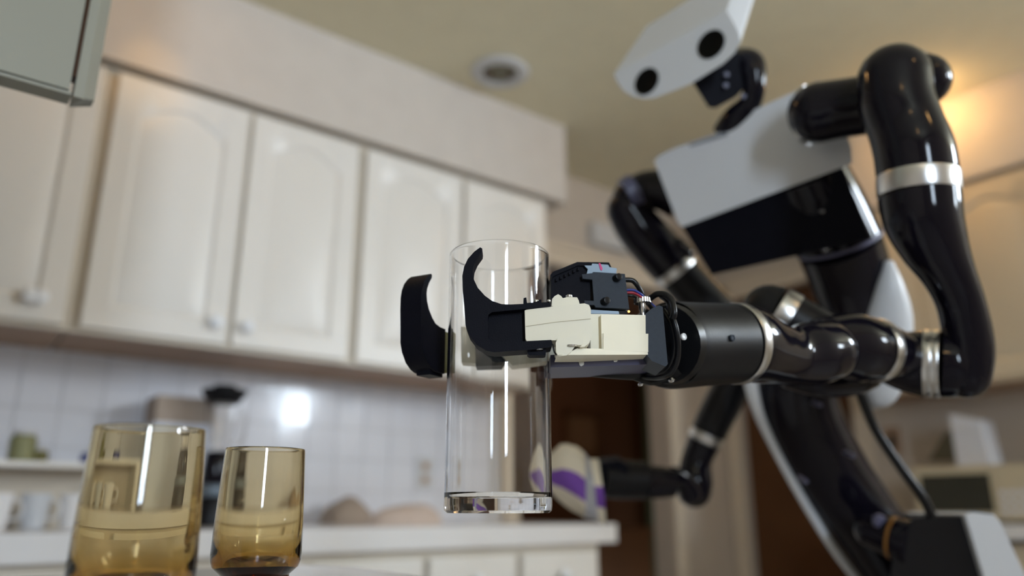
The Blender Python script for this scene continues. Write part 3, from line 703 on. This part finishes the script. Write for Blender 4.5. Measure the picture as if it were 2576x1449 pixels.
R_('under_link', T([(1985, 950, .93, 28), (2060, 968, .92, 30), (2140, 965, .93, 32), (2190, 950, .94, 28)], r0=True, r1=True), M['black'])
R_('elbow_link', T([(2225, 900, .93, 60), (2270, 908, .93, 74), (2322, 914, .925, 84)], seg=48, r0=True), M['black'])
R_('ring', band(P(2322, 914, .925), P(2345, 915, .92), .0412), M['ringm'])
R_('ring', band(P(2347, 915, .92), P(2368, 916, .915), .0412), M['ringm'])
R_('elbow_hub', T([(2368, 916, .914, 84), (2400, 918, .908, 82), (2420, 918, .905, 74)], seg=48, r1=False), M['black'])
R_('upper_arm_shell', T([(2431, 945, .895, 56), (2437, 890, .895, 58), (2432, 830, .895, 57), (2414, 755, .895, 56), (2386, 690, .895, 62), (2350, 620, .90, 79), (2322, 550, .905, 92), (2312, 492, .91, 95)], seg=64, r0=True), M['black'])
R_('ring', band(P(2311.5, 490, .91), P(2308, 440, .914), .0462), M['ringm'])
R_('shoulder_shell', T([(2308, 440, .914, 94), (2298, 380, .92, 93), (2278, 320, .93, 88), (2256, 260, .94, 88), (2250, 200, .95, 88)], seg=64, r1=True), M['black'])
R_('shoulder_motor', T([(2262, 195, .99, 64), (2300, 200, .985, 68), (2322, 203, .98, 66)], seg=48, r1=True), M['black'])
R_('ring', T([(2296, 199, .984, 70), (2312, 201, .981, 70)], seg=48, per=2), M['ringm'])
R_('shoulder_joint', T([(2060, 283, 1.05, 76), (2120, 273, 1.03, 74), (2195, 262, 1.0, 74)], seg=48, r0=True), M['black'])
R_('ring', T([(2024, 292, 1.075, 74), (2036, 290, 1.07, 76)], seg=48, per=2), M['ringm'])

# chest, torso
def cd(x): return 1.27-(x-1645)/500*.20
chest = [(1645, 404), (1660, 390), (1700, 371), (1860, 316), (1868, 290), (2055, 204), (2072, 206), (2085, 222), (2142, 372), (2144, 412), (1716, 571), (1706, 562)]
away = ray(1620, 380).normalized()*.13 + Rt*.02
ch = R_('chest_shell', prism([P(x, y, cd(x)) for x, y in chest], away), M['shell'], bevel=.006)
R_('chest_inset', prism([P(x, y, cd(x)-.002) for x, y in ((1732, 363), (1826, 331), (1834, 345), (1745, 378))], h2*.02), mat('inset_grey', rgb(120, 125, 132), .5), ch, bevel=.002)
R_('torso_box', prism([P(x, y, cd(x)+.008) for x, y in ((1716, 571), (2120, 420), (2190, 600), (2010, 642), (1790, 692))], away*.8), M['matte'], bevel=.004)
sk = R_('spine_upper', T([(2040, 440, 1.15, 88), (2075, 520, 1.16, 96), (2108, 606, 1.17, 103)], seg=48), M['black'])
R_('ring', band(P(2108, 606, 1.17), P(2111, 615, 1.171), .0645), M['plate'])
R_('spine_lower', T([(2111, 615, 1.172, 102), (2140, 700, 1.19, 98), (2160, 780, 1.2, 96), (2120, 870, 1.22, 98)], seg=48), M['black'])
for x, y, m in ((2055, 535, 'steel'), (2070, 628, 'steel')):
    R_('screw', disc(P(x, y, 1.085), -Fw, .003, .02), M[m], sk)
col = [(2130, 830, 1.25, 95), (2040, 900, 1.26, 96), (2000, 980, 1.26, 98), (2035, 1090, 1.27, 96), (2110, 1220, 1.28, 92), (2215, 1370, 1.3, 92), (2300, 1480, 1.31, 95)]
R_('column', T(col, seg=48), M['black'])
trimc = [(1885, 965, 1.24, 16), (1905, 1030, 1.24, 14), (1945, 1120, 1.25, 11), (2010, 1240, 1.26, 11), (2090, 1370, 1.27, 11), (2150, 1450, 1.28, 11), (2200, 1510, 1.29, 11)]
R_('column_trim', T([(1895, 880, 1.24, 14), (1886, 940, 1.24, 18)]+trimc[1:], seg=20), M['shell'])
R_('rear_fin', T([(2236, 668, 1.13, 14), (2238, 720, 1.13, 34), (2236, 790, 1.14, 54), (2228, 870, 1.15, 58), (2210, 980, 1.16, 48), (2200, 1010, 1.17, 20)], seg=32, r0=True, r1=True), M['shell'])
for x, y in ((2045, 1012), (2125, 1137), (2010, 1200)):
    R_('screw', disc(P(x, y, 1.19), -Fw, .0035, .03), M['plate'])
wire([(2150, 950, 1.14), (2172, 1010, 1.14), (2205, 1085, 1.14), (2265, 1175, 1.13), (2320, 1250, 1.12), (2345, 1300, 1.12)], .0072, M['rubber'], 'cable')
# drive unit at the bottom right
dv = R_('hip_housing', prism([P(x, y, 1.12) for x, y in ((2250, 1330), (2300, 1305), (2340, 1297), (2432, 1299), (2482, 1460), (2530, 1700), (2270, 1700), (2240, 1460))], ray(2300, 1350).normalized()*.16), M['satin'], bevel=.008)
R_('hip_cover', prism([P(x, y, 1.11) for x, y in ((2428, 1294), (2450, 1288), (2500, 1294), (2516, 1312), (2590, 1470), (2680, 1700), (2545, 1700), (2478, 1460))], h2*.18), M['shell'], bevel=.01)
R_('hip_motor', T([(2190, 1335, 1.17, 40), (2240, 1350, 1.15, 50), (2290, 1365, 1.13, 55)], seg=32, r0=True), M['black'])
R_('hip_rim', T([(2245, 1352, 1.146, 53), (2252, 1354, 1.143, 53)], seg=32, per=2), mat('amber_ring', rgb(120, 80, 30), .4))
R_('knob', disc(P(2205, 1308, 1.15), (-Fw+Rt*.3).normalized(), .010, .01), M['plate'])
# pedestal to the floor
q = P(2420, 1600, 1.2)
R_('pedestal', tube([(Vector((q.x, q.y, .12)), .13), (Vector((q.x, q.y, .4)), .10), (q, .09)], seg=40), M['satin'])
R_('wheel_base', lathe([(.24, .03), (.27, .05), (.27, .14), (.2, .17), (.05, .18)], Vector((q.x, q.y, 0)), 48), M['shell'])
for i in range(4):
    a = i*math.pi/2+.4; wc = Vector((q.x+.2*math.cos(a), q.y+.2*math.sin(a), .03))
    R_('wheel', lathe([(.02, -.015), (.03, -.01), (.03, .01), (.02, .015)], wc, 24, None, Vector((math.cos(a), math.sin(a), 0))), M['rubber'])

# head
def hd_(x): return 1.24-(x-1545)/320*.15
hp = [(1544, 186), (1552, 205), (1568, 228), (1592, 243), (1620, 249), (1650, 246), (1738, 211), (1820, 160), (1848, 134), (1862, 108), (1860, 88), (1848, 62), (1827, 27)]
A0, A1, A2 = P(1545, 186, 1.24), P(1862, 100, 1.09), P(1620, 249, 1.19)
nrm = (A1-A0).cross(A2-A0).normalized()
if nrm.dot(CAMPOS-A0) < 0: nrm = -nrm
def onface(x, y): q = ray(x, y); return CAMPOS+q*((A0-CAMPOS).dot(nrm)/q.dot(nrm))
fr_ = [onface(x, y) for x, y in hp]
bk_ = [P(x+(70 if x < 1700 else 50)-(0 if x > 1820 else 0), y-(118 if x < 1700 else 125), hd_(x)+.06) for x, y in hp]
# back outline is a little smaller towards the left
cb2 = sum(bk_, Vector())/len(bk_)
bk_ = [cb2+(p-cb2)*.92 for p in bk_]
hdm = R_('head', rings_to_bm([fr_, bk_]), M['shell'], bevel=.003, sharp=.3)

for x, y, w_ in ((1789, 112, 37), (1627, 205, 34)):
    c = P(x, y, hd_(x)); rr = w_*hd_(x)/FPX
    # project onto the face plane
    c = onface(x, y)
    R_('camera_lens', lathe([(rr, -.004), (rr*1.02, .0015), (rr*.94, .0022), (rr*.8, .0012), (.0001, .0008)], c, 40, None, nrm), M['lens'], hdm)
# neck
nk = R_('neck_block', prism([P(x, y, 1.17) for x, y in ((1740, 203), (1850, 130), (1890, 150), (1880, 215), (1850, 245), (1800, 272), (1782, 270), (1770, 250))], ray(1740, 200).normalized()*.07), M['matte'], bevel=.005)
R_('neck_bracket', T([(1862, 150, 1.21, 30), (1888, 165, 1.18, 36), (1898, 215, 1.17, 28), (1885, 262, 1.18, 28), (1850, 300, 1.2, 34), (1826, 335, 1.22, 34)], r0=True, flat=1.0), M['black'])
for x, y in ((1826, 190), (1824, 217), (1868, 244)):
    R_('screw', disc(P(x, y, 1.165), -Fw, .004, .006), M['plate'], nk)

R_('neck_mount', T([(1795, 125, 1.165, 30), (1815, 160, 1.19, 30), (1840, 200, 1.21, 30)], seg=24), M['matte'])
# far arm
R_('far_shoulder', T([(1715, 500, 1.40, 55), (1670, 480, 1.41, 52), (1625, 478, 1.42, 48), (1590, 500, 1.42, 50)], r1=True), M['black'])
R_('ring', T([(1600, 478, 1.405, 44), (1575, 492, 1.405, 44)], per=2), M['plate'])
R_('far_upper_arm', T([(1578, 530, 1.42, 52), (1605, 570, 1.42, 58), (1650, 622, 1.42, 60), (1690, 668, 1.42, 58)], r0=True), M['black'])
R_('far_elbow', T([(1700, 625, 1.40, 30), (1722, 640, 1.40, 26)], r0=True, r1=True), M['black'])
R_('ring', band(P(1692, 670, 1.42), P(1706, 686, 1.42), .0442), M['ringm'])
R_('far_forearm', T([(1706, 686, 1.42, 55), (1760, 745, 1.41, 54), (1815, 800, 1.4, 50), (1850, 860, 1.4, 50), (1852, 930, 1.4, 50), (1830, 990, 1.4, 47), (1800, 1050, 1.4, 45), (1782, 1090, 1.4, 43)]), M['satin'])
R_('ring', band(P(1781, 1091, 1.4), P(1773, 1110, 1.4), .0325), M['ringm'])
R_('far_wrist', T([(1771, 1112, 1.4, 40), (1752, 1160, 1.4, 38), (1748, 1210, 1.39, 44), (1745, 1232, 1.39, 44)], r1=True), M['black'])
R_('far_wrist', T([(1735, 1240, 1.36, 30), (1715, 1205, 1.35, 24), (1690, 1195, 1.34, 22)], r0=True), M['black'])
R_('far_hand_ring', T([(1692, 1215, 1.335, 36), (1660, 1213, 1.33, 40), (1622, 1212, 1.325, 42)], seg=40), M['black'])
R_('far_hand', T([(1622, 1208, 1.325, 46), (1570, 1206, 1.32, 48), (1512, 1203, 1.31, 48)], seg=40), M['satin'])
R_('far_hand_bracket', prism([P(x, y, 1.29) for x, y in ((1512, 1165), (1560, 1158), (1580, 1170), (1580, 1240), (1515, 1250))], Fw*.04), M['matte'], bevel=.003)

# striped cloth round the far hand
def cloth():
    # cross-sections along the hand axis (px x, top y, bottom y)
    up_ = [(1512, 1155), (1495, 1159), (1480, 1155), (1465, 1136), (1450, 1122), (1430, 1116), (1410, 1120), (1395, 1136), (1380, 1150), (1368, 1172), (1362, 1190)]
    dn_ = [(1512, 1316), (1480, 1305), (1450, 1286), (1420, 1268), (1395, 1250), (1375, 1226), (1362, 1196)]
    def lerp(t, L):
        for (xa, ya), (xb, yb) in zip(L, L[1:]):
            if xb <= t <= xa: return ya+(yb-ya)*(xa-t)/(xa-xb)
        return L[-1][1]
    sec = [(x, lerp(x, up_), lerp(x, dn_), k) for k, x in enumerate([1512, 1508, 1500, 1492, 1484, 1476, 1468, 1460, 1450, 1440, 1430, 1420, 1410, 1400, 1390, 1380, 1372, 1366, 1363])]
    rings = []; n = 36
    for x, t, b, k in sec:
        cy_ = (t+b)/2; hh = (b-t)/2; d = 1.30; c = P(x, cy_, d)
        dep = min(.045, hh*d/FPX*.8)
        rg = []
        for i in range(n):
            a = 2*math.pi*i/n
            w1 = 1+.05*math.sin(5*a+k*.6)
            rg.append(c + Up*(math.cos(a)*hh*d/FPX*w1) - Fw*(math.sin(a)*dep*w1) + Rt*(.02*math.cos(a)*(-1 if k < 5 else .0)*.3))
        rings.append(rg)
    return rings
rg = cloth()
bm = rings_to_bm(rg)
cl = obj('cloth', bm, [M['clothw'], M['clothp']])
tag(cl, 'white cloth with a broad purple stripe wrapped on the far robot hand', 'cloth')
for f in cl.data.polygons:
    if len(f.vertices) != 4: continue
    i = min(v % 36 for v in f.vertices); i = 35 if {0, 35} <= {v % 36 for v in f.vertices} else i
    if -.42 < math.cos(2*math.pi*(i+.5)/36) < .36: f.material_index = 1
sub = cloth()[3:7]
nb = []
for rg_ in sub:
    c = sum(rg_, Vector())/len(rg_); nb.append([c+(p-c)*1.025 for p in rg_])
obj('grey_band', rings_to_bm(nb), M['bandgrey'], cl)
